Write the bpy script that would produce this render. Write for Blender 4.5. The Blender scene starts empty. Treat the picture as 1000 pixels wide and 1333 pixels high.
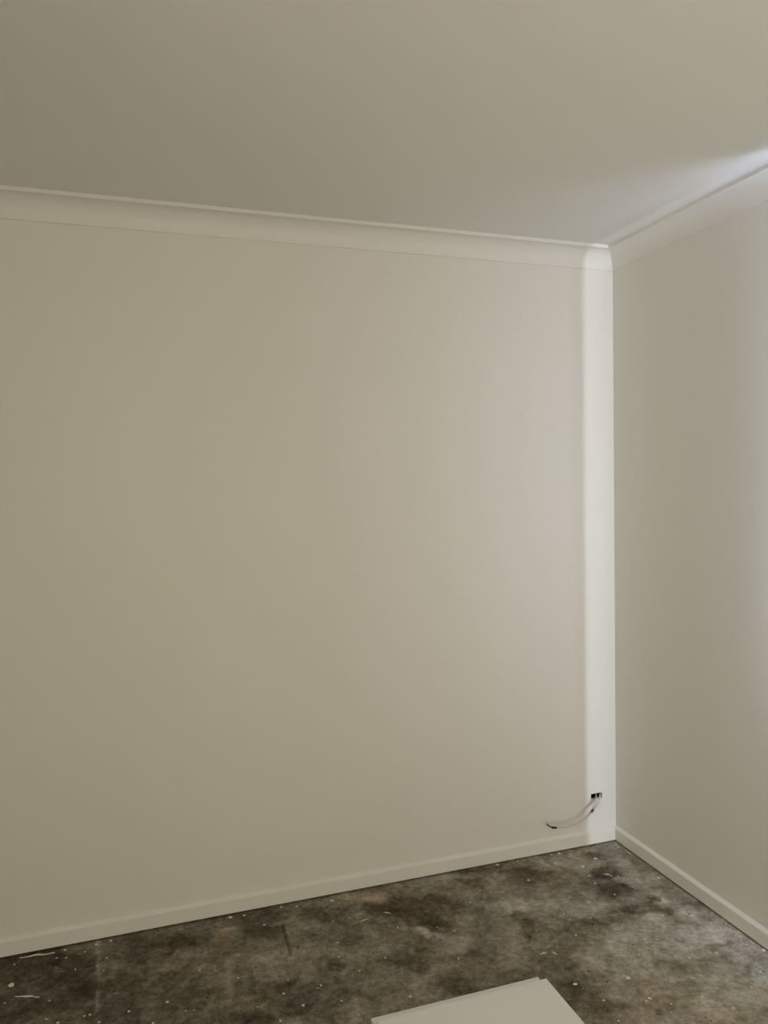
import bpy, bmesh, math, random
import numpy as np
from mathutils import Vector, Matrix

S = bpy.context.scene
C = S.collection

# ---------------------------------------------------------------- camera
def camera():
    x, y, z = -1.8679, -2.6365, 1.4759
    yaw, pitch, roll, f = 0.3224, -0.0351, -0.0165, 990.5
    cy, sy, cp, sp = math.cos(yaw), math.sin(yaw), math.cos(pitch), math.sin(pitch)
    fw = Vector((sy*cp, cy*cp, sp)); r = Vector((cy, -sy, 0)); u = r.cross(fw)
    cr, sr = math.cos(roll), math.sin(roll)
    r2 = r*cr + u*sr; u2 = u*cr - r*sr
    m = Matrix((r2, u2, -fw)).transposed().to_4x4()
    m.translation = (x, y, z)
    cam = bpy.data.cameras.new('camera'); o = bpy.data.objects.new('camera', cam)
    C.objects.link(o); o.matrix_world = m
    cam.sensor_fit = 'HORIZONTAL'; cam.sensor_width = 36.0; cam.lens = f*36.0/1000.0
    cam.clip_start = 0.02
    S.camera = o
camera()

# ---------------------------------------------------------------- light
H = 2.4                      # ceiling height; the seen corner stands at x = 0, y = 0
XL, YF = -3.7, -4.4          # left wall and the wall behind the camera

w = bpy.data.worlds.new('world'); S.world = w; w.use_nodes = True
w.node_tree.nodes['Background'].inputs[0].default_value = (0.80, 0.88, 1.0, 1)
w.node_tree.nodes['Background'].inputs[1].default_value = 0.15

def area(name, loc, direction, sx, sy, power, col, spread=180):
    l = bpy.data.lights.new(name, 'AREA'); l.shape = 'RECTANGLE'
    l.size, l.size_y, l.energy, l.color = sx, sy, power, col
    l.spread = math.radians(spread)
    o = bpy.data.objects.new(name, l); C.objects.link(o)
    o.location = loc
    o.rotation_euler = Vector(direction).to_track_quat('-Z', 'Z').to_euler()
    return o
# daylight at the window behind the curtain; the other lamps are added:
# strip light down the curtain's gap, fill from left and behind, fill up to the ceiling
area('daylight_window', (0.006, -1.81, 1.495), (-1, 0, 0), 1.50, 1.52, 36.5, (0.61, 0.73, 1.0))
area('added_strip_light', (-0.06, YF-0.13, 1.25), (0, 1, 0), 0.11, 1.85, 84, (0.72, 0.83, 1.0))  # added lamp, throws the bright strip into the corner
area('added_left_fill', (XL-0.14, -2.9, 1.45), (1, 0, 0), 1.3, 1.3, 40, (1.0, 0.918, 0.683))  # added warm fill for the right wall, source unseen
area('added_rear_fill', (-0.75, YF-0.14, 1.05), (0, 1, 0.1), 0.7, 2.0, 40, (1.0, 0.9, 0.64))  # added base fill from behind the camera, source unseen
area('added_ceiling_fill', (-1.25, YF-1.3, -0.05), (0, 0, 1), 2.4, 2.0, 60, (0.93, 0.93, 0.95))  # added upward fill that brightens the ceiling

vs = S.view_settings
S.display_settings.display_device = 'sRGB'
vs.view_transform = 'Standard'; vs.look = 'None'; vs.gamma = 1.0; vs.use_curve_mapping = False
vs.exposure = 0.0

# ---------------------------------------------------------------- helpers
def link(name, bm, mat, parent=None, smooth=False):
    me = bpy.data.meshes.new(name); bm.normal_update(); bm.to_mesh(me); bm.free()
    if smooth:
        for p in me.polygons: p.use_smooth = True
    if mat: me.materials.append(mat)
    o = bpy.data.objects.new(name, me); C.objects.link(o)
    if parent: o.parent = parent
    return o
def structure(o):
    o['kind'] = 'structure'; return o
def tag(o, label, cat, group=None):
    o['label'] = label; o['category'] = cat
    if group: o['group'] = group
    return o
def empty(name, loc=(0, 0, 0)):
    o = bpy.data.objects.new(name, None); C.objects.link(o); o.location = loc; o.empty_display_size = 0.1
    return o
def box(bm, a, b, bevel=0.0):
    x0, y0, z0 = a; x1, y1, z1 = b
    r = bmesh.ops.create_cube(bm, size=1.0)
    for v in r['verts']:
        v.co = Vector((x0+(v.co.x+.5)*(x1-x0), y0+(v.co.y+.5)*(y1-y0), z0+(v.co.z+.5)*(z1-z0)))
    if bevel:
        es = list({e for v in r['verts'] for e in v.link_edges})
        bmesh.ops.bevel(bm, geom=es, offset=bevel, segments=2, affect='EDGES', profile=0.5)
def prism(bm, prof, place, t0, t1):
    """sweep a closed profile [(o, z)] between two ends; place(o, z, t) gives the point; t0/t1 are functions of o"""
    A = [bm.verts.new(place(o, z, t0(o))) for o, z in prof]
    B = [bm.verts.new(place(o, z, t1(o))) for o, z in prof]
    n = len(prof)
    for i in range(n):
        bm.faces.new((A[i], A[(i+1) % n], B[(i+1) % n], B[i]))
    bm.faces.new(A); bm.faces.new(B[::-1])
    bmesh.ops.recalc_face_normals(bm, faces=bm.faces)
def panel(bm, us, vs_, hole, pos, depth):
    """wall slab on a grid of us x vs_ cells; hole(i, j) leaves a cell out; pos(u, v, d) gives the point"""
    nu, nv = len(us)-1, len(vs_)-1
    cell = lambda i, j: 0 <= i < nu and 0 <= j < nv and not hole(.5*(us[i]+us[i+1]), .5*(vs_[j]+vs_[j+1]))
    cache = {}
    def V(i, j, d):
        if (i, j, d) not in cache: cache[i, j, d] = bm.verts.new(pos(us[i], vs_[j], d))
        return cache[i, j, d]
    for i in range(nu):
        for j in range(nv):
            if not cell(i, j): continue
            bm.faces.new((V(i, j, 0), V(i+1, j, 0), V(i+1, j+1, 0), V(i, j+1, 0)))
            bm.faces.new((V(i, j, depth), V(i, j+1, depth), V(i+1, j+1, depth), V(i+1, j, depth)))
            for (di, dj, a, b) in ((-1, 0, (i, j), (i, j+1)), (1, 0, (i+1, j), (i+1, j+1)), (0, -1, (i, j), (i+1, j)), (0, 1, (i, j+1), (i+1, j+1))):
                if not cell(i+di, j+dj):
                    bm.faces.new((V(*a, 0), V(*b, 0), V(*b, depth), V(*a, depth)))
    bmesh.ops.recalc_face_normals(bm, faces=bm.faces)
def smooth_path(pts, n=6):
    P = [Vector(p) for p in pts]; out = []
    for i in range(len(P)-1):
        p0, p1, p2, p3 = P[max(i-1, 0)], P[i], P[i+1], P[min(i+2, len(P)-1)]
        for k in range(n):
            t = k/n
            out.append(.5*((2*p1)+(p2-p0)*t+(2*p0-5*p1+4*p2-p3)*t*t+(3*p1-p0-3*p2+p3)*t**3))
    out.append(P[-1]); return out
def tube(bm, pts, r, seg=10, ry=None, taper=None):
    """swept tube; r across, ry along the second axis (flat cable)"""
    ry = ry or r; rings = []; up = Vector((0, 1, 0))
    for i, p in enumerate(pts):
        d = (pts[min(i+1, len(pts)-1)]-pts[max(i-1, 0)]).normalized()
        a = d.cross(up)
        a = a.normalized() if a.length > .05 else Vector((0, 0, 1))
        b = d.cross(a).normalized()
        s = taper(i/(len(pts)-1)) if taper else 1.0
        rings.append([bm.verts.new(p+(a*math.cos(t)*r+b*math.sin(t)*ry)*s) for t in (2*math.pi*k/seg for k in range(seg))])
    for A, B in zip(rings, rings[1:]):
        for k in range(seg):
            bm.faces.new((A[k], A[(k+1) % seg], B[(k+1) % seg], B[k]))
    bm.faces.new(rings[0][::-1]); bm.faces.new(rings[-1])
    bmesh.ops.recalc_face_normals(bm, faces=bm.faces)

# ---------------------------------------------------------------- materials
def mat(name):
    m = bpy.data.materials.new(name); m.use_nodes = True
    nt = m.node_tree; b = nt.nodes['Principled BSDF']
    return m, nt, b
def paint(name, col, rough, noise=260.0, bump=0.05, var=0.02, spec=0.3):
    m, nt, b = mat(name)
    tc = nt.nodes.new('ShaderNodeTexCoord')
    n = nt.nodes.new('ShaderNodeTexNoise'); n.inputs['Scale'].default_value = noise; n.inputs['Detail'].default_value = 3
    nt.links.new(tc.outputs['Object'], n.inputs['Vector'])
    bp = nt.nodes.new('ShaderNodeBump'); bp.inputs['Strength'].default_value = bump; bp.inputs['Distance'].default_value = 0.002
    nt.links.new(n.outputs['Fac'], bp.inputs['Height']); nt.links.new(bp.outputs['Normal'], b.inputs['Normal'])
    n2 = nt.nodes.new('ShaderNodeTexNoise'); n2.inputs['Scale'].default_value = 1.7; n2.inputs['Detail'].default_value = 4
    nt.links.new(tc.outputs['Object'], n2.inputs['Vector'])
    mx = nt.nodes.new('ShaderNodeMix'); mx.data_type = 'RGBA'
    mx.inputs[6].default_value = (*[c*(1-var) for c in col], 1); mx.inputs[7].default_value = (*[min(c*(1+var), 1) for c in col], 1)
    nt.links.new(n2.outputs['Fac'], mx.inputs[0]); nt.links.new(mx.outputs[2], b.inputs['Base Color'])
    b.inputs['Roughness'].default_value = rough; b.inputs['Specular IOR Level'].default_value = spec
    return m
WALL = paint('wall_paint', (0.80, 0.775, 0.735), 0.55)
CEIL = paint('ceiling_paint', (0.835, 0.825, 0.80), 0.85, bump=0.03)
TRIM = paint('trim_paint', (0.82, 0.80, 0.765), 0.45, noise=120, bump=0.02)
BOARD = paint('board_coating', (0.88, 0.895, 0.895), 0.5, noise=400, bump=0.03)
PLASTER = paint('plaster', (0.78, 0.76, 0.70), 0.9, noise=300, bump=0.3)
SHEATH = paint('cable_sheath', (0.60, 0.605, 0.58), 0.5, noise=200, bump=0.02)
CORE = paint('pale_core', (0.80, 0.74, 0.70), 0.5, noise=200, bump=0.02)
RED = paint('red_tape', (0.26, 0.035, 0.03), 0.5, noise=200, bump=0.05)
DARKRED = paint('dark_red_tape', (0.10, 0.012, 0.012), 0.5, noise=200, bump=0.05)
BLACK = paint('black_insulation', (0.02, 0.02, 0.022), 0.5, noise=200, bump=0.02)
VOID = paint('void_shade', (0.015, 0.015, 0.016), 0.9, noise=60, bump=0.1)  # near-black colour stands for the shade in wall hole and skirting gap
METAL = paint('brushed_metal', (0.45, 0.45, 0.46), 0.35, noise=300, bump=0.02)
ALU = paint('white_frame', (0.75, 0.75, 0.74), 0.4, noise=150, bump=0.02)
def cloth():
    m = paint('curtain_fabric', (0.78, 0.77, 0.75), 0.9, noise=500, bump=0.1, spec=0.1)
    nt = m.node_tree; t = nt.nodes.new('ShaderNodeBsdfTranslucent'); t.inputs[0].default_value = (.9, .88, .84, 1)
    mx = nt.nodes.new('ShaderNodeMixShader'); mx.inputs[0].default_value = .04
    nt.links.new(nt.nodes['Principled BSDF'].outputs[0], mx.inputs[1]); nt.links.new(t.outputs[0], mx.inputs[2])
    nt.links.new(mx.outputs[0], nt.nodes['Material Output'].inputs[0]); return m
FABRIC = cloth()
def glass():
    m, nt, b = mat('window_glass'); nt.nodes.remove(b)
    t = nt.nodes.new('ShaderNodeBsdfTransparent'); g = nt.nodes.new('ShaderNodeBsdfGlossy'); g.inputs['Roughness'].default_value = 0.02
    fr = nt.nodes.new('ShaderNodeFresnel'); mx = nt.nodes.new('ShaderNodeMixShader')
    nt.links.new(fr.outputs[0], mx.inputs[0]); nt.links.new(t.outputs[0], mx.inputs[1]); nt.links.new(g.outputs[0], mx.inputs[2])
    nt.links.new(mx.outputs[0], nt.nodes['Material Output'].inputs[0]); return m
GLASS = glass()

def concrete():
    """bare slab: the 'stain' colour attribute carries the broad stains and the shade painted beside the boards, noise the grain and pitting"""
    m, nt, b = mat('stained_concrete'); N = nt.nodes.new; L = nt.links.new
    at = N('ShaderNodeAttribute'); at.attribute_name = 'stain'
    sp = N('ShaderNodeSeparateColor'); L(at.outputs['Color'], sp.inputs[0])
    tc = N('ShaderNodeTexCoord')
    def noise(scale, detail, rough=.6, dist=0.0):
        n = N('ShaderNodeTexNoise'); n.inputs['Scale'].default_value = scale; n.inputs['Detail'].default_value = detail
        n.inputs['Roughness'].default_value = rough; n.inputs['Distortion'].default_value = dist
        L(tc.outputs['Object'], n.inputs['Vector']); return n.outputs['Fac']
    def mth(op, a, bb):
        n = N('ShaderNodeMath'); n.operation = op
        for i, v in enumerate((a, bb)):
            if isinstance(v, (int, float)): n.inputs[i].default_value = v
            else: L(v, n.inputs[i])
        return n.outputs[0]
    grain = mth('MULTIPLY', mth('SUBTRACT', noise(46, 9, .70, .25), .5), .95)
    mid = mth('MULTIPLY', mth('SUBTRACT', noise(15, 8, .66, .5), .5), .85)
    fine = mth('MULTIPLY', mth('SUBTRACT', noise(150, 6, .75), .5), .55)
    v = mth('ADD', mth('ADD', sp.outputs[0], grain), mth('ADD', mid, fine))
    vo = N('ShaderNodeTexVoronoi'); vo.inputs['Scale'].default_value = 42; L(tc.outputs['Object'], vo.inputs['Vector'])
    pit = mth('MULTIPLY', mth('LESS_THAN', vo.outputs['Distance'], mth('MULTIPLY', noise(9, 3), .26)), mth('SUBTRACT', noise(23, 4), .62))   # pits and lime specks
    v = mth('ADD', v, mth('MULTIPLY', pit, 1.6))
    cr = N('ShaderNodeValToRGB'); e = cr.color_ramp
    e.elements[0].position = 0.0; e.elements[0].color = (0.036, 0.031, 0.022, 1)
    e.elements[1].position = 1.0; e.elements[1].color = (0.66, 0.645, 0.60, 1)
    for p, c in ((.25, (0.110, 0.096, 0.073)), (.5, (0.235, 0.213, 0.172)), (.75, (0.405, 0.382, 0.330))):
        k = e.elements.new(p); k.color = (*c, 1)
    L(v, cr.inputs[0])
    warm = N('ShaderNodeMix'); warm.data_type = 'RGBA'; warm.blend_type = 'MULTIPLY'
    L(mth('MULTIPLY', sp.outputs[1], 1.0), warm.inputs[0]); L(cr.outputs[0], warm.inputs[6]); warm.inputs[7].default_value = (1.0, .84, .68, 1)
    cool = N('ShaderNodeMix'); cool.data_type = 'RGBA'; cool.blend_type = 'MULTIPLY'
    L(mth('MULTIPLY', sp.outputs[2], 1.0), cool.inputs[0]); L(warm.outputs[2], cool.inputs[6]); cool.inputs[7].default_value = (.92, .975, 1.0, 1)
    L(cool.outputs[2], b.inputs['Base Color'])
    b.inputs['Roughness'].default_value = 0.75; b.inputs['Specular IOR Level'].default_value = 0.25
    bp = N('ShaderNodeBump'); bp.inputs['Strength'].default_value = .35; bp.inputs['Distance'].default_value = .004
    L(mth('ADD', noise(70, 8, .7), mid), bp.inputs['Height']); L(bp.outputs['Normal'], b.inputs['Normal'])
    return m
CONCRETE = concrete()

# ---------------------------------------------------------------- the room
# measured places on the slab and along the cables, in metres
STAINS_SHADE = [(-2.1624, -0.1153, 0.1801, -0.0653, 0.0095, -0.095, -0.6, -0.2), (-2.0337, -0.2535, 0.065, -0.0235, 0.0031, -0.0584, -0.7, -0.2), (-2.2242, -0.2967, 0.0828, -0.0299, 0.0082, -0.0616, -0.35, -0.2), (-1.9711, -0.1847, 0.0359, -0.0131, 0.0013, -0.0509, 0.6, 0), (-2.0814, -0.3213, 0.094, -0.0339, 0.0041, -0.0548, -0.15, 0), (-1.797, -0.106, 0.1417, -0.0517, -0.0015, -0.0343, -0.65, -0.2), (-1.8922, -0.1526, 0.0276, -0.0101, -0.0002, -0.0327, -0.5, 0), (-1.7434, -0.2109, 0.1482, -0.0539, -0.0037, -0.0552, 0.2, -0.2), (-1.6015, -0.1187, 0.0337, -0.0124, -0.0036, -0.0306, 0.35, -0.8), (-1.7813, -0.1293, 0.0282, -0.0102, -0.001, -0.0212, 0.25, -0.8), (-1.4932, -0.0778, 0.0692, -0.0253, -0.01, -0.063, -0.65, -0.3), (-1.4813, -0.1627, 0.048, -0.0175, -0.0065, -0.0384, -0.35, 0), (-1.6938, -0.4337, 0.0838, -0.0303, -0.0056, -0.059, -0.3, 0), (-1.9041, -0.4122, 0.0247, -0.0089, 0.0, -0.0328, -0.5, 0), (-1.4908, -0.2904, 0.1253, -0.0456, -0.017, -0.0975, 0.22, 0), (-1.9254, -0.3073, 0.0858, -0.031, 0.0005, -0.0705, -0.1, 0), (-1.2994, -0.1092, 0.0873, -0.0321, -0.0086, -0.0364, -0.4, -0.3), (-1.0928, -0.0704, 0.0931, -0.0343, -0.009, -0.0289, 0.75, -0.9), (-1.2095, -0.0808, 0.0509, -0.0187, -0.0064, -0.0236, 0.35, -0.5), (-0.9372, -0.2016, 0.1104, -0.0406, -0.0274, -0.0699, -0.6, -0.6), (-1.0677, -0.169, 0.0627, -0.023, -0.0119, -0.0358, -0.4, -0.3), (-0.9382, -0.3099, 0.0314, -0.0115, -0.0134, -0.0326, -0.9, 0), (-0.9802, -0.332, 0.0191, -0.007, -0.0079, -0.0201, 1.3, 0), (-0.9708, -0.3629, 0.0118, -0.0043, -0.0063, -0.0157, 0.8, 0), (-0.9092, -0.4034, 0.0374, -0.0136, -0.01, -0.0228, 0.6, 0), (-0.9192, -0.4564, 0.0389, -0.0142, -0.0113, -0.0255, 0.6, 0), (-1.0801, -0.4481, 0.063, -0.0229, -0.0158, -0.0426, -0.4, 0), (-1.0717, -0.5191, 0.0263, -0.0096, -0.0078, -0.0203, -0.6, 0), (-1.2867, -0.4135, 0.0156, -0.0056, -0.0078, -0.0286, -0.6, 0), (-1.2808, -0.3459, 0.0687, -0.025, -0.0081, -0.0303, 0.3, 0), (-1.4808, -0.4896, 0.0799, -0.0289, -0.0088, -0.0453, -0.45, 0), (-1.5799, -0.5554, 0.0443, -0.016, -0.0047, -0.0302, -0.8, 0), (-1.4415, -0.5691, 0.051, -0.0184, -0.0061, -0.0275, -0.5, 0), (-1.3091, -0.5375, 0.0506, -0.0183, -0.0089, -0.032, -0.3, 0.2), (-0.9505, -0.5554, 0.0767, -0.0278, -0.0149, -0.033, 0.25, 0), (-1.0145, -0.6152, 0.0678, -0.0246, -0.0134, -0.0311, -0.5, 0), (-0.788, -0.3216, 0.0611, -0.0224, -0.0271, -0.0569, 0.1, 0), (-0.8096, -0.1419, 0.0312, -0.0115, -0.0162, -0.0376, 0.3, -0.6), (-0.6912, -0.1177, 0.053, -0.0196, -0.0162, -0.034, -0.4, -0.4), (-0.5679, -0.0617, 0.1639, -0.0608, -0.0106, -0.0206, -0.5, -0.3), (-0.4649, -0.1425, 0.0699, -0.0259, -0.025, -0.0438, -0.65, -0.6), (-0.3812, -0.2207, 0.0581, -0.0215, -0.0288, -0.0464, -0.2, -0.1), (-0.6403, -0.2849, 0.0428, -0.0157, -0.0227, -0.0428, 0.65, 0), (-0.5571, -0.331, 0.075, -0.0275, -0.024, -0.0418, 0.35, 0.1), (-0.6348, -0.363, 0.0857, -0.0314, -0.0067, -0.0123, -0.3, 0), (-0.6509, -0.4339, 0.0191, -0.007, -0.0234, -0.0418, -0.55, -0.2), (-0.6759, -0.4886, 0.0093, -0.0034, -0.0164, -0.0291, -0.5, -0.2), (-0.6652, -0.5189, 0.0645, -0.0235, -0.0243, -0.0423, 0.3, -0.1), (-0.7779, -0.5499, 0.0494, -0.0179, -0.0251, -0.0472, 0.25, 0), (-0.4485, -0.3291, 0.0505, -0.0186, -0.0212, -0.034, 0.1, 0.3), (-0.3902, -0.3975, 0.0547, -0.02, -0.0269, -0.0404, 0.4, 0.7), (-0.4357, -0.4749, 0.0625, -0.0229, -0.0153, -0.0228, -0.5, 0.4), (-0.5272, -0.5023, 0.0377, -0.0137, -0.0186, -0.0293, -0.3, 0.4), (-0.1932, -0.2129, 0.0459, -0.017, -0.0299, -0.0429, -1.1, -0.2), (-0.3002, -0.2622, 0.0368, -0.0136, -0.0242, -0.0364, -0.4, 0.3), (-0.2468, -0.3273, 0.0569, -0.021, -0.0246, -0.0349, -0.95, -0.3), (-0.283, -0.1173, 0.1104, -0.041, -0.0193, -0.0305, 0.35, -0.2), (-0.1884, -0.0942, 0.0449, -0.0167, -0.0139, -0.0209, -0.5, -0.2), (-0.1091, -0.2008, 0.0465, -0.0172, -0.0247, -0.0341, 0.45, -0.3), (-0.0967, -0.2907, 0.0425, -0.0158, -0.0277, -0.0365, 0.35, -0.2), (-0.1125, -0.3768, 0.0361, -0.0133, -0.0233, -0.0299, 0.4, -0.2), (-0.1604, -0.4298, 0.0252, -0.0093, -0.019, -0.0245, -0.85, -0.2), (-0.1442, -0.4464, 0.0226, -0.0083, -0.0128, -0.0162, 1.0, -0.1), (-0.2443, -0.4562, 0.0839, -0.0308, -0.0207, -0.0276, -0.6, -0.2), (-0.1613, -0.5119, 0.0489, -0.018, -0.0154, -0.0191, -0.5, -0.4), (-0.1887, -0.4247, 0.0226, -0.0083, -0.0125, -0.0164, -0.2, 0), (-0.2344, -0.4598, 0.0172, -0.0064, -0.009, -0.0119, 0.5, 0), (-0.2911, -0.5748, 0.0752, -0.0275, -0.0458, -0.0595, 0.55, 0.5), (-0.377, -0.5201, 0.0476, -0.0174, -0.0235, -0.0331, -0.15, 0), (-0.0725, -0.5091, 0.0741, -0.0272, -0.0163, -0.0194, -0.3, 0.3), (-0.0328, -0.361, 0.1044, -0.0386, -0.0177, -0.0219, -0.25, 0.2), (-0.0994, -0.5296, 0.044, -0.0162, -0.0223, -0.0265, 0.75, -0.1), (-0.1024, -0.653, 0.0653, -0.0239, -0.0273, -0.0306, 0.65, -0.1), (-0.1444, -0.7002, 0.0342, -0.0124, -0.0088, -0.0098, -0.9, -0.3), (-0.1834, -0.7204, 0.0271, -0.0098, -0.0112, -0.0128, -0.7, -0.3), (-0.1123, -0.7249, 0.0136, -0.0049, -0.0177, -0.0192, -0.6, 0), (0.0337, -0.5481, 0.0492, -0.0181, -0.0242, -0.0265, -0.45, -0.2), (-0.2071, -0.7032, 0.0904, -0.033, -0.0489, -0.0569, 0.35, 0.4), (-0.2521, -0.9128, 0.0866, -0.0314, -0.0759, -0.081, 0.4, 0.5), (-0.2742, -0.8614, 0.0294, -0.0107, -0.0174, -0.0193, 0.4, 0.2), (-0.2562, -0.9463, 0.0325, -0.0118, -0.0194, -0.0203, 0.4, 0.2), (-0.1587, -0.9033, 0.0251, -0.0091, -0.0159, -0.0161, 0.35, 0.3), (-0.12, -0.8491, 0.0646, -0.0235, -0.0277, -0.0283, 0.0, 0.2), (-0.136, -0.8355, 0.0108, -0.0039, -0.0139, -0.0144, -0.5, 0), (-0.0569, -0.7999, 0.0443, -0.0162, -0.0237, -0.024, -0.2, 0), (-0.6705, -0.7685, 0.0539, -0.0196, -0.0535, -0.0825, -0.55, -0.3), (-0.6471, -0.8657, 0.0518, -0.0187, -0.0355, -0.0509, -0.45, -0.3), (-0.6746, -0.6279, 0.0572, -0.0208, -0.0232, -0.0385, -0.4, -0.2), (-0.6063, -0.5832, 0.0452, -0.0164, -0.0085, -0.0136, -0.2, -0.2), (-0.543, -0.6146, 0.0494, -0.018, -0.0284, -0.0429, 0.35, -0.1), (-0.4829, -0.6695, 0.093, -0.0338, -0.0401, -0.0565, 0.3, 0.0), (-0.3087, -0.7884, 0.0302, -0.011, -0.0223, -0.0263, -0.35, -0.3), (-0.311, -0.7401, 0.044, -0.016, -0.0127, -0.0154, -0.3, 0), (-0.4498, -0.8764, 0.0918, -0.0331, -0.0296, -0.0366, -0.12, -0.3), (-0.5275, -0.9088, 0.0498, -0.018, -0.0235, -0.0302, -0.25, -0.3), (-0.3729, -0.9711, 0.0791, -0.0285, -0.0303, -0.0337, -0.05, -0.3), (-0.4473, -0.806, 0.0337, -0.0122, -0.0177, -0.0227, -0.3, -0.3), (-0.4493, -0.7373, 0.0541, -0.0197, -0.0181, -0.0242, 0.15, 0.2)]
CRUMBS = [(-2.2477, -0.0603, 0.0048), (-2.1248, -0.068, 0.0049), (-2.0971, -0.0781, 0.0049), (-2.1026, -0.0338, 0.0063), (-2.0655, -0.1504, 0.0048), (-2.2489, -0.247, 0.0045), (-2.0268, -0.3845, 0.0048), (-2.0128, -0.383, 0.0052), (-2.0101, -0.0371, 0.0063), (-1.975, -0.1225, 0.0056), (-1.9644, -0.0316, 0.0076), (-1.9822, -0.1846, 0.0038), (-2.0009, -0.158, 0.0043), (-1.9082, -0.4074, 0.0066), (-2.0412, -0.0647, 0.0045), (-2.1225, -0.1218, 0.0034), (-2.1281, -0.3611, 0.0052), (-2.0961, -0.3887, 0.0069), (-1.987, -0.4248, 0.0056), (-2.1276, -0.2804, 0.0045), (-1.5793, -0.0314, 0.009), (-1.5313, -0.0342, 0.0072), (-1.8034, -0.4045, 0.0073), (-1.7028, -0.2861, 0.0043), (-1.5956, -0.3655, 0.0051), (-1.8457, -0.4789, 0.0055), (-1.5811, -0.2492, 0.0048), (-1.7557, -0.4591, 0.0039), (-1.7329, -0.464, 0.0035), (-1.3494, -0.0398, 0.006), (-1.4755, -0.1132, 0.0063), (-1.4013, -0.0259, 0.006), (-1.2671, -0.2949, 0.0047), (-1.2429, -0.457, 0.0042), (-1.3693, -0.4831, 0.0054), (-1.3807, -0.4917, 0.004), (-1.4814, -0.4812, 0.0059), (-1.4374, -0.5504, 0.0066), (-1.5111, -0.5899, 0.0055), (-1.3293, -0.5689, 0.0044), (-1.2846, -0.3696, 0.0053), (-1.4567, -0.4254, 0.0037), (-1.5624, -0.512, 0.0039), (-1.2501, -0.1717, 0.0037), (-1.2999, -0.64, 0.0039), (-1.1923, -0.1733, 0.0047), (-1.0564, -0.2809, 0.0051), (-0.7657, -0.2282, 0.0054), (-0.6988, -0.1661, 0.0042), (-1.1379, -0.6192, 0.0058), (-0.9355, -0.5048, 0.0048), (-0.9345, -0.3278, 0.0036), (-0.8873, -0.366, 0.0046), (-1.1478, -0.4235, 0.0043), (-0.556, -0.0223, 0.0083), (-0.468, -0.0229, 0.006), (-0.5003, -0.165, 0.0074), (-0.3193, -0.0255, 0.0079), (-0.2859, -0.0279, 0.0085), (-0.3407, -0.0895, 0.0065), (-0.2837, -0.2718, 0.0056), (-0.2718, -0.217, 0.0057), (-0.4977, -0.4034, 0.0041), (-0.4969, -0.4404, 0.0046), (-0.526, -0.5231, 0.005), (-0.4252, -0.4546, 0.0046), (-0.4225, -0.32, 0.0043), (-0.0316, -0.0435, 0.0068), (-0.0348, -0.0633, 0.0068), (-0.1749, -0.2588, 0.0062), (-0.2608, -0.3585, 0.0054), (-0.1888, -0.5266, 0.0051), (-0.2955, -0.6341, 0.0044), (-0.3264, -0.6359, 0.0044), (-0.3333, -0.6181, 0.005), (-0.1341, -0.1379, 0.0053), (-0.5049, -0.7479, 0.0041), (-0.5132, -0.8637, 0.0043), (-0.4567, -0.8978, 0.0047), (-0.6264, -0.8211, 0.0056), (-0.6364, -0.905, 0.0042), (-0.3999, -0.6792, 0.0043), (-0.4014, -0.8064, 0.004), (-0.0354, -0.7104, 0.0054), (-0.0244, -0.744, 0.0058), (-0.0485, -0.7525, 0.0058), (-0.0354, -0.6684, 0.0055), (-0.1697, -0.7531, 0.0062), (-0.0783, -0.6573, 0.0045), (-0.2641, -0.7442, 0.0052), (-0.2889, -0.8262, 0.0041), (-0.3531, -0.9009, 0.0048), (-0.1126, -0.8712, 0.0054), (-0.2616, -0.9288, 0.0043), (-0.0258, -0.6393, 0.0045), (-0.0231, -0.7531, 0.0048), (-0.1909, -0.9171, 0.0044), (-0.2324, -0.8677, 0.0036), (-0.4797, -0.9261, 0.0034)]
BIG = [(-2.2426, -0.1668, 0.0093), (-1.2224, -0.0496, 0.0083), (-0.664, -0.733, 0.0067), (-0.5014, -0.7623, 0.0077), (-0.4994, -0.8584, 0.0061), (-0.2563, -0.1499, 0.0082), (-0.1758, -0.112, 0.0078), (-0.0392, -0.3179, 0.0073), (-0.0217, -0.7919, 0.0076)]
SLIVERS = [(-2.2232, -0.2283, -2.1566, -0.2559), (-1.1656, -0.2075, -1.1377, -0.2056), (-1.0722, -0.1826, -1.0528, -0.1997), (-0.214, -0.2234, -0.1929, -0.2462), (-0.3133, -0.9696, -0.3014, -0.9739), (-0.6887, -0.574, -0.6657, -0.572), (-0.6467, -0.5769, -0.6393, -0.592), (-0.0276, -0.0936, -0.0275, -0.1474), (-2.2353, -0.032, -2.134, -0.0394), (-0.3861, -0.3679, -0.3685, -0.3743)]
CABLE_A = [(-0.0748, 0.03, 0.1901), (-0.0924, 0.004, 0.1947), (-0.1075, -0.02, 0.192), (-0.122, -0.036, 0.1816), (-0.1401, -0.045, 0.166), (-0.1614, -0.05, 0.1495), (-0.1898, -0.05, 0.1337), (-0.2252, -0.05, 0.1222), (-0.2637, -0.05, 0.1175), (-0.2983, -0.05, 0.1185), (-0.319, -0.05, 0.1218)]
TIP = [(-0.3121, -0.05, 0.1207), (-0.3293, -0.05, 0.124), (-0.3412, -0.05, 0.1296), (-0.3531, -0.05, 0.141)]
TIP2 = [(-0.3121, -0.05, 0.1244), (-0.3258, -0.05, 0.129), (-0.3361, -0.05, 0.1337)]
RED_A = [(-0.3104, -0.05, 0.1198), (-0.3293, -0.05, 0.1234)]
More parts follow.
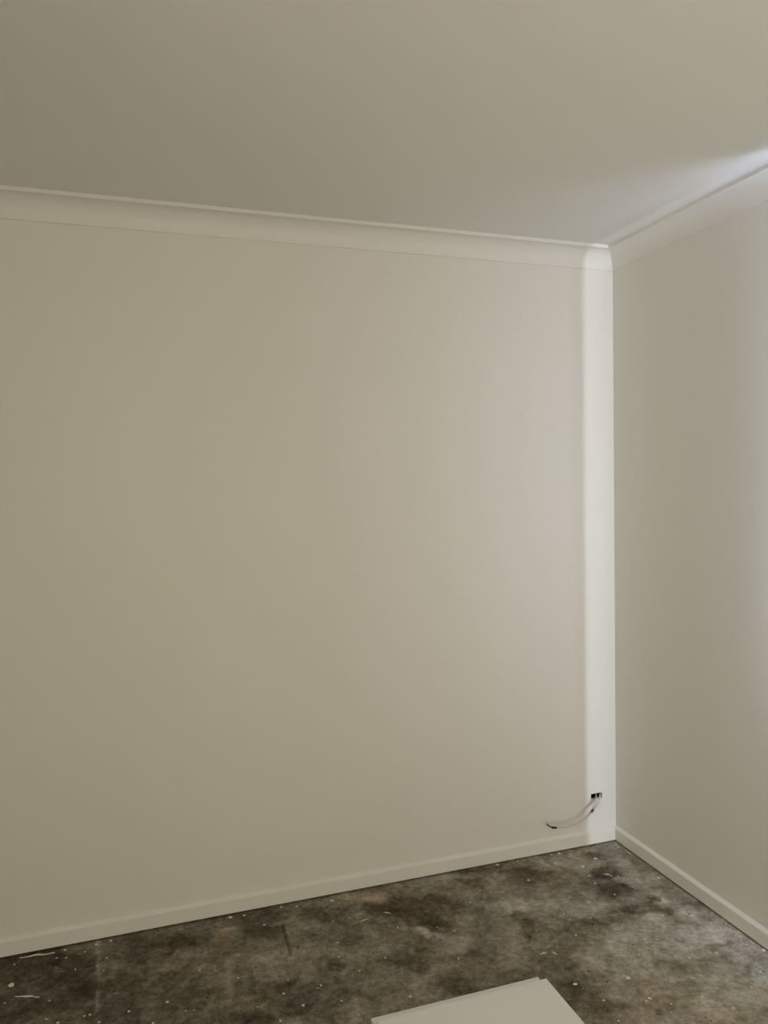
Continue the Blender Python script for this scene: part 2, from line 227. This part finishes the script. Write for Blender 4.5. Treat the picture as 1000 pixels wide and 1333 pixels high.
CABLE_B = [(-0.0564, 0.03, 0.1842), (-0.0741, 0.004, 0.1952), (-0.0871, -0.015, 0.1933), (-0.1042, -0.032, 0.1836), (-0.1257, -0.045, 0.1732), (-0.1474, -0.056, 0.1669), (-0.1573, -0.06, 0.1622)]
RED_B = [(-0.146, -0.055, 0.1678), (-0.1573, -0.06, 0.1622)]
LINES = [(-2.0038, -0.0172, -1.993, -0.3701), (-1.6135, -0.2786, -1.6362, -0.4989), (-1.4177, -0.1392, -1.4254, -0.3059)]
BIG_LABELS = ['jagged white plaster chip near the left edge of the frame, above the long sliver',
 'white plaster chip just below the back skirting, left of the brownish streak',
 'bright white plaster chip on bare concrete right of the stacked boards',
 'pale plaster chip on the lighter concrete, midway between boards and right skirting',
 'white plaster chip near the bottom edge of the frame, right of the boards',
 'white oval plaster chip below the left of the wall hole, beside the dark stain',
 'white plaster chip nearest below the hole in the back wall',
 'white plaster chip beside the right skirting, nearest the room corner',
 'white plaster chip under the right skirting at the right edge of the frame']
SLIVER_LABELS = [(.004, 'long pale plaster sliver at the far left, pointing along the back skirting'),
 (.003, 'thin white plaster sliver left of the stacked boards, below the brownish streak'),
 (.003, 'thin pale plaster sliver right of the brownish streak by the back skirting'),
 (.0035, 'bright white plaster sliver on the very dark stain near the room corner'),
 (.003, 'small white plaster sliver near the bottom right corner of the frame'),
 (.003, 'left of two faint plaster slivers behind the stacked boards'),
 (.003, 'right of two faint plaster slivers behind the stacked boards'),
 (.0035, 'white sealant strip lying along the right skirting at the room corner'),
 (.004, 'pale sealant strip along the foot of the back skirting at the far left'),
 (.003, 'faint plaster sliver on the bluish patch below the cables')]
# broad stains of the slab, with the shade right of the boards painted in: centre x, y; the two half axes; strength (dark < 0 < pale); tint (warm < 0 < cool)
def value_noise(x, y, seed, octaves=5, lac=2.1, gain=.55):
    rng = np.random.RandomState(seed); out = 0; amp = 1; tot = 0
    for k in range(octaves):
        g = rng.rand(64, 64)
        xi = np.floor(x).astype(int); yi = np.floor(y).astype(int); fx = x-xi; fy = y-yi
        fx = fx*fx*(3-2*fx); fy = fy*fy*(3-2*fy)
        a = g[xi % 64, yi % 64]; b_ = g[(xi+1) % 64, yi % 64]; c = g[xi % 64, (yi+1) % 64]; d = g[(xi+1) % 64, (yi+1) % 64]
        out = out+amp*((a*(1-fx)+b_*fx)*(1-fy)+(c*(1-fx)+d*fx)*fy); tot += amp; amp *= gain
        x = x*lac+7.3; y = y*lac+3.1
    return out/tot-.5
def build_floor():
    xs = np.concatenate([[XL-.1], np.linspace(-2.5, 0.0, 501), [0.1]])
    ys = np.concatenate([[YF-.1, -2.6], np.linspace(-1.5, 0.0, 301), [0.1]])
    X, Y = np.meshgrid(xs, ys)
    wx = X+.07*value_noise(X*10, Y*10, 1)+.045*value_noise(X*36, Y*36, 5, 4); wy = Y+.07*value_noise(X*10+20, Y*10, 2)+.045*value_noise(X*36, Y*36, 6, 4)
    v = .47+.34*value_noise(wx*5, wy*5+3, 3)+.42*value_noise(wx*13, wy*13, 4)
    v = v+.13*np.clip((X+1.2)/1.1, -1, 1)+.22*np.clip((X+.75)/.5, 0, 1)*np.clip((-.45-Y)/.4, 0, 1)
    warm = .25+.6*value_noise(X*4, Y*4, 8); cool = .18+.7*value_noise(X*4+9, Y*4, 9)
    for cx, cy, ax, ay, bx, by, s, t in STAINS_SHADE:
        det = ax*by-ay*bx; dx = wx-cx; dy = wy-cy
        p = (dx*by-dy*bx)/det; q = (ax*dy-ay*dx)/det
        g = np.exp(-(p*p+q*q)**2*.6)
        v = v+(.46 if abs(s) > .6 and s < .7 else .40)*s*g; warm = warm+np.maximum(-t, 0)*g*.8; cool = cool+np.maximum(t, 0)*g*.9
    for (x0, y0, x1, y1), s, wd in zip(LINES, (.42, .22, -.45), (.007, .011, .005)):
        dx, dy = x1-x0, y1-y0; L2 = dx*dx+dy*dy
        t = np.clip(((X-x0)*dx+(Y-y0)*dy)/L2, 0, 1)
        d = np.hypot(X+.008*value_noise(X*30, Y*30, 12)-x0-t*dx, Y-y0-t*dy)
        v = v+s*np.exp(-(d/wd)**2)*(.6+1.4*np.clip(value_noise(X*20, Y*12, 11)+.2, 0, 1))
    nx, ny = len(xs), len(ys)
    verts = np.stack([X, Y, np.zeros_like(X)], -1).reshape(-1, 3)
    idx = np.arange(nx*ny).reshape(ny, nx)
    f = np.stack([idx[:-1, :-1], idx[:-1, 1:], idx[1:, 1:], idx[1:, :-1]], -1).reshape(-1, 4)
    me = bpy.data.meshes.new('floor'); me.from_pydata(verts.tolist(), [], f.tolist()); me.materials.append(CONCRETE)
    col = me.color_attributes.new('stain', 'FLOAT_COLOR', 'POINT')
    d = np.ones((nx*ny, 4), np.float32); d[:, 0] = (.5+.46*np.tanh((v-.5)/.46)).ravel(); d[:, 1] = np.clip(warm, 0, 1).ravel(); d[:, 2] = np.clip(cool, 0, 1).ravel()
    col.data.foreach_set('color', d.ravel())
    o = bpy.data.objects.new('floor', me); C.objects.link(o); structure(o)
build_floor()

bm = bmesh.new(); box(bm, (XL-.1, YF-.1, H), (.1, .1, H+.1)); structure(link('ceiling', bm, CEIL))
bm = bmesh.new()
HX0, HX1, HZ0, HZ1 = -.1187, -.0658, .1835, .2055          # the hole cut for the cables
panel(bm, [XL-.1, HX0, HX1, .1], [.014, HZ0, HZ1, H], lambda u, v: HX0 < u < HX1 and HZ0 < v < HZ1, lambda u, v, d: (u, d, v), .012)
wall_back = structure(link('wall_back', bm, WALL))
bm = bmesh.new()                                           # the dark cavity behind the hole
for a, b in (((HX0-.05, .10, HZ0-.06), (HX1+.05, .11, HZ1+.06)), ((HX0-.06, .012, HZ0-.07), (HX0-.05, .11, HZ1+.07)), ((HX1+.05, .012, HZ0-.07), (HX1+.06, .11, HZ1+.07)),
             ((HX0-.06, .012, HZ0-.07), (HX1+.06, .11, HZ0-.06)), ((HX0-.06, .012, HZ1+.06), (HX1+.06, .11, HZ1+.07))): box(bm, a, b)
link('wall_cavity', bm, VOID, wall_back)
bm = bmesh.new(); box(bm, (XL-.1, .013, 0), (.1, .1, .02)); link('gap_shade', bm, VOID, wall_back)   # near-black strip, painted shade in the gap under the skirting

W1 = (-2.6, -1.02, .70, 2.29)
bm = bmesh.new()
panel(bm, [YF-.1, W1[0], W1[1], 0.0], [.014, W1[2], W1[3], H], lambda u, v: W1[0] < u < W1[1] and W1[2] < v < W1[3], lambda u, v, d: (d, u, v), .10)
wall_right = structure(link('wall_right', bm, WALL))
bm = bmesh.new(); box(bm, (.02, YF-.1, 0), (.1, .012, .0135)); link('gap_shade', bm, VOID, wall_right)  # painted shade in the gap below the right skirting
W3 = (-3.6, -2.2, .8, 2.1)
bm = bmesh.new()
panel(bm, [YF-.1, W3[0], W3[1], 0.0], [0, W3[2], W3[3], H], lambda u, v: W3[0] < u < W3[1] and W3[2] < v < W3[3], lambda u, v, d: (XL-d, u, v), .10)
structure(link('wall_left', bm, WALL))
D = (-1.2, -.3, .04, 2.08); D2 = (-.118, -.002, .30, 2.2)
bm = bmesh.new()
panel(bm, [XL, D[0], D[1], D2[0], D2[1], 0], [0, D[2], D[3], D2[3], H], lambda u, v: (D[0] < u < D[1] and D[2] < v < D[3]) or (D2[0] < u < D2[1] and D2[2] < v < D2[3]), lambda u, v, d: (u, YF-d, v), .10)
structure(link('wall_front', bm, WALL))

def glazing(name, u0, u1, z0, z1, pos, mullions):
    root = structure(empty(name, pos(.5*(u0+u1), z0, 0)))
    bm = bmesh.new(); t = min(.04, .12*(u1-u0))
    def b(ua, ub, za, zb):
        p, q = pos(ua, za, .0), pos(ub, zb, .05)
        box(bm, tuple(min(a, c) for a, c in zip(p, q)), tuple(max(a, c) for a, c in zip(p, q)))
    b(u0, u0+t, z0, z1); b(u1-t, u1, z0, z1); b(u0+t, u1-t, z0, z0+t); b(u0+t, u1-t, z1-t, z1)
    cuts = [u0+t]+[u0+(u1-u0)*m for m in mullions]+[u1-t]
    for c in cuts[1:-1]: b(c-.02, c+.02, z0+t, z1-t)
    f = link('window_frame', bm, ALU); f.parent = root; f.matrix_parent_inverse = Matrix.Translation(-Vector(root.location))
    for a, c in zip(cuts, cuts[1:]):
        bm = bmesh.new(); p, q = pos(a, z0+t, .022), pos(c, z1-t, .026)
        box(bm, tuple(min(i, j) for i, j in zip(p, q)), tuple(max(i, j) for i, j in zip(p, q)))
        g = link('pane', bm, GLASS); g.parent = root; g.matrix_parent_inverse = Matrix.Translation(-Vector(root.location))
glazing('window_1', W1[0], W1[1], W1[2], W1[3], lambda u, z, d: (.012+d, u, z), (.5,))
glazing('added_fill_door', D[0], D[1], D[2], D[3], lambda u, z, d: (u, YF-.05-d, z), ())  # unseen door, added to let the base fill in
glazing('added_strip_window', D2[0], D2[1], D2[2], D2[3], lambda u, z, d: (u, YF-.05-d, z), ())  # unseen slot, added to pass the corner strip's light
glazing('added_fill_window', W3[0], W3[1], W3[2], W3[3], lambda u, z, d: (XL-.05-d, u, z), (.5,))  # unseen window, added for the fill from the left
# cove cornice: lip on the wall, quarter hollow, lip under the ceiling
CP, CD, LIP = .0667, .079, .0125
prof = [(0, H), (0, H-CD), (.005, H-CD), (.0055, H-CD+.004)]
for k in range(1, 13):
    a = math.pi/2*k/12
    prof.append((CP-.003-(CP-.0085)*math.cos(a), H-LIP-(CD-LIP-.004)*(1-math.sin(a))))
prof += [(CP, H-LIP), (CP, H)]
def crease(o):
    o.data.polygons.foreach_set('use_smooth', [len(p.vertices) == 4 for p in o.data.polygons]); o.data.set_sharp_from_angle(angle=math.radians(30)); return o
bm = bmesh.new(); prism(bm, prof, lambda o, z, t: (t, -o, z), lambda o: XL, lambda o: -o); crease(structure(link('trim_1', bm, TRIM)))
bm = bmesh.new(); prism(bm, prof, lambda o, z, t: (-o, t, z), lambda o: YF, lambda o: -o); crease(structure(link('trim_2', bm, TRIM)))
# skirting with a sloped top edge, standing a few millimetres off the slab
ST, SH, SB, SG = .0136, .0591, .0076, .0055
sk = [(0, SG), (ST, SG), (ST, SH-SB-.001), (ST-.0006, SH-SB), (.003, SH-.0008), (.001, SH), (0, SH)]
bm = bmesh.new(); prism(bm, sk, lambda o, z, t: (t, -o, z), lambda o: XL, lambda o: -o); structure(link('baseboard_back', bm, TRIM))
bm = bmesh.new(); prism(bm, sk, lambda o, z, t: (-o, t, z), lambda o: YF, lambda o: -o); structure(link('baseboard_right', bm, TRIM))

# ---------------------------------------------------------------- curtain beside the frame (its leak of daylight is seen in the corner)
CE = .12
cur = empty('curtain', (-CE, -2.6, 0)); tag(cur, 'long off white curtain hung in front of the windows of the right wall', 'curtain')
bm = bmesh.new(); n = 320; y0, y1 = -4.39, -.95
rows = []
for i in range(n+1):
    y = y0+(y1-y0)*i/n; dx = .010*math.sin(2*math.pi*(y-y1)/.11)-.010
    rows.append([bm.verts.new((-CE+dx-cur.location.x+o, y-cur.location.y, z)) for o, z in ((0, .02), (0, 2.33))])
for A, B in zip(rows, rows[1:]):
    bm.faces.new((A[0], B[0], B[1], A[1]))
bmesh.ops.recalc_face_normals(bm, faces=bm.faces)
link('fabric', bm, FABRIC, cur)
bm = bmesh.new(); tube(bm, [Vector((0-.011, y0-cur.location.y-.0, 2.335)), Vector((-.011, y1-cur.location.y-.005, 2.335))], .010, 12); link('rod', bm, METAL, cur)
for y in (y0+.1, .5*(y0+y1), y1-.1):
    bm = bmesh.new(); box(bm, (-.02, y-cur.location.y-.012, 2.308), (CE-.0005, y-cur.location.y+.012, 2.316)); link('bracket', bm, METAL, cur)

# ---------------------------------------------------------------- boards on the floor
def board(name, x0, x1, y0, y1, z0, label):
    o = empty(name, (.5*(x0+x1), .5*(y0+y1), z0)); hx, hy = .5*(x1-x0), .5*(y1-y0)
    bm = bmesh.new(); box(bm, (-hx, -hy, 0), (hx, hy, .0155), .0012)
    me = link(name, bm, BOARD); me.location = o.location; bpy.data.objects.remove(o)
    me.name = name; tag(me, label, 'board', 'white boards stacked on the floor')
board('white_board', -1.2787, -.7604, -1.62, -.686, .0004, 'lower white board of the stack, its back edge peeking out beneath the other')
board('white_board', -1.2720, -.7530, -1.65, -.7215, .0162, 'upper white board lying flat on top of the stack on the concrete floor')

# ---------------------------------------------------------------- the two cables hanging from the hole
def cable(pts, label, red, red_mat, red_name):
    root = empty('cable', pts[1]); tag(root, label, 'cable', 'bare ended cables hanging from the wall'); off = Vector(pts[1])
    P = [Vector(p)-off for p in smooth_path(pts)]
    bm = bmesh.new(); tube(bm, P, .0042, 10, .0034); link('sheath', bm, SHEATH, root, True)
    bm = bmesh.new(); tube(bm, [Vector(p)-off for p in smooth_path(red, 3)], .0054, 10, .0048); t = link('tape', bm, red_mat, root, True); t['label'] = red_name
    return root, off
ra, off = cable(CABLE_A, 'longer white cable curving left along the wall with a dark red taped end', RED_A, DARKRED, 'dark red tape near the end')
bm = bmesh.new(); tube(bm, [Vector(p)-off for p in smooth_path(TIP)], .0024, 8); o = link('conductor', bm, BLACK, ra, True); o['label'] = 'black conductor tip'
bm = bmesh.new(); tube(bm, [Vector(p)-off for p in smooth_path(TIP2)], .0026, 8); o = link('conductor', bm, CORE, ra, True); o['label'] = 'pale conductor tip'
cable(CABLE_B, 'shorter white cable on the right ending in a small red tape', RED_B, RED, 'red tape round the cut end')

# ---------------------------------------------------------------- crumbs and slivers of plaster on the slab
rnd = random.Random(4)
def crumb_mesh(k):
    bm = bmesh.new(); bmesh.ops.create_icosphere(bm, subdivisions=1, radius=1.0); r = random.Random(k)
    for v in bm.verts:
        v.co *= .7+.6*r.random(); v.co.z = max(v.co.z*.55+.4, 0.0)
    me = bpy.data.meshes.new('plaster_crumb'); bm.to_mesh(me); bm.free(); me.materials.append(PLASTER); return me
shapes = [crumb_mesh(k) for k in range(7)]
def crumb(x, y, r, label, group, name='plaster_crumb'):
    o = bpy.data.objects.new(name, rnd.choice(shapes)); C.objects.link(o)
    o.location = (x, y, 0.0); o.scale = (r*1.0, r*.9, r*.5); o.rotation_euler.z = rnd.uniform(0, 6.28)
    tag(o, label, 'crumb', group); return o
def zone(x, y):
    if y > -.10: return 'tiny white plaster crumb close along the foot of the back skirting', 'crumbs along the back skirting'
    if x > -.10: return 'tiny white plaster crumb close along the foot of the right skirting', 'crumbs along the right skirting'
    if x < -1.75: return 'tiny white plaster crumb on the dark concrete at the far left of the floor', 'crumbs at the far left'
    if x < -1.29: return 'tiny white plaster crumb on the floor left of the stacked boards', 'crumbs left of the boards'
    if y > -.50 and x > -.62: return 'tiny white plaster crumb on the stained floor below the hanging cables', 'crumbs below the cables'
    if x > -.70: return 'tiny white plaster crumb on the paler concrete right of the stacked boards', 'crumbs right of the boards'
    return 'tiny white plaster crumb on the floor behind the stacked boards', 'crumbs behind the boards'
for x, y, r in CRUMBS:
    crumb(x, y, r*(.74 if r < .008 else .9), *zone(x, y))
for (x, y, r), lb in zip(BIG, BIG_LABELS):
    crumb(x, y, r, lb, 'larger plaster crumbs on the floor', 'plaster_chip')
def sliver(x0, y0, x1, y1, r, label):
    n = 7; off = Vector((.5*(x0+x1), .5*(y0+y1), 0))
    d = Vector((x1-x0, y1-y0, 0)); nrm = Vector((-d.y, d.x, 0)).normalized()
    P = [Vector((x0, y0, 0))+d*(k/n)+nrm*rnd.uniform(-1, 1)*r*(.9 if 0 < k < n else 0)+Vector((0, 0, r*.6))-off for k in range(n+1)]
    bm = bmesh.new(); tube(bm, P, r*.72, 6, r*.5, lambda t: .25+.45*math.sin(math.pi*min(max(t, .12), .88))+.3*math.sin(17*t+.8)**2)
    zmin = min(v.co.z for v in bm.verts)
    for v in bm.verts: v.co.z -= zmin
    o = link('plaster_sliver', bm, PLASTER); o.location = off; tag(o, label, 'sliver', 'slivers of plaster on the floor')
for (x0, y0, x1, y1), (r, lb) in zip(SLIVERS, SLIVER_LABELS): sliver(x0, y0, x1, y1, r, lb)
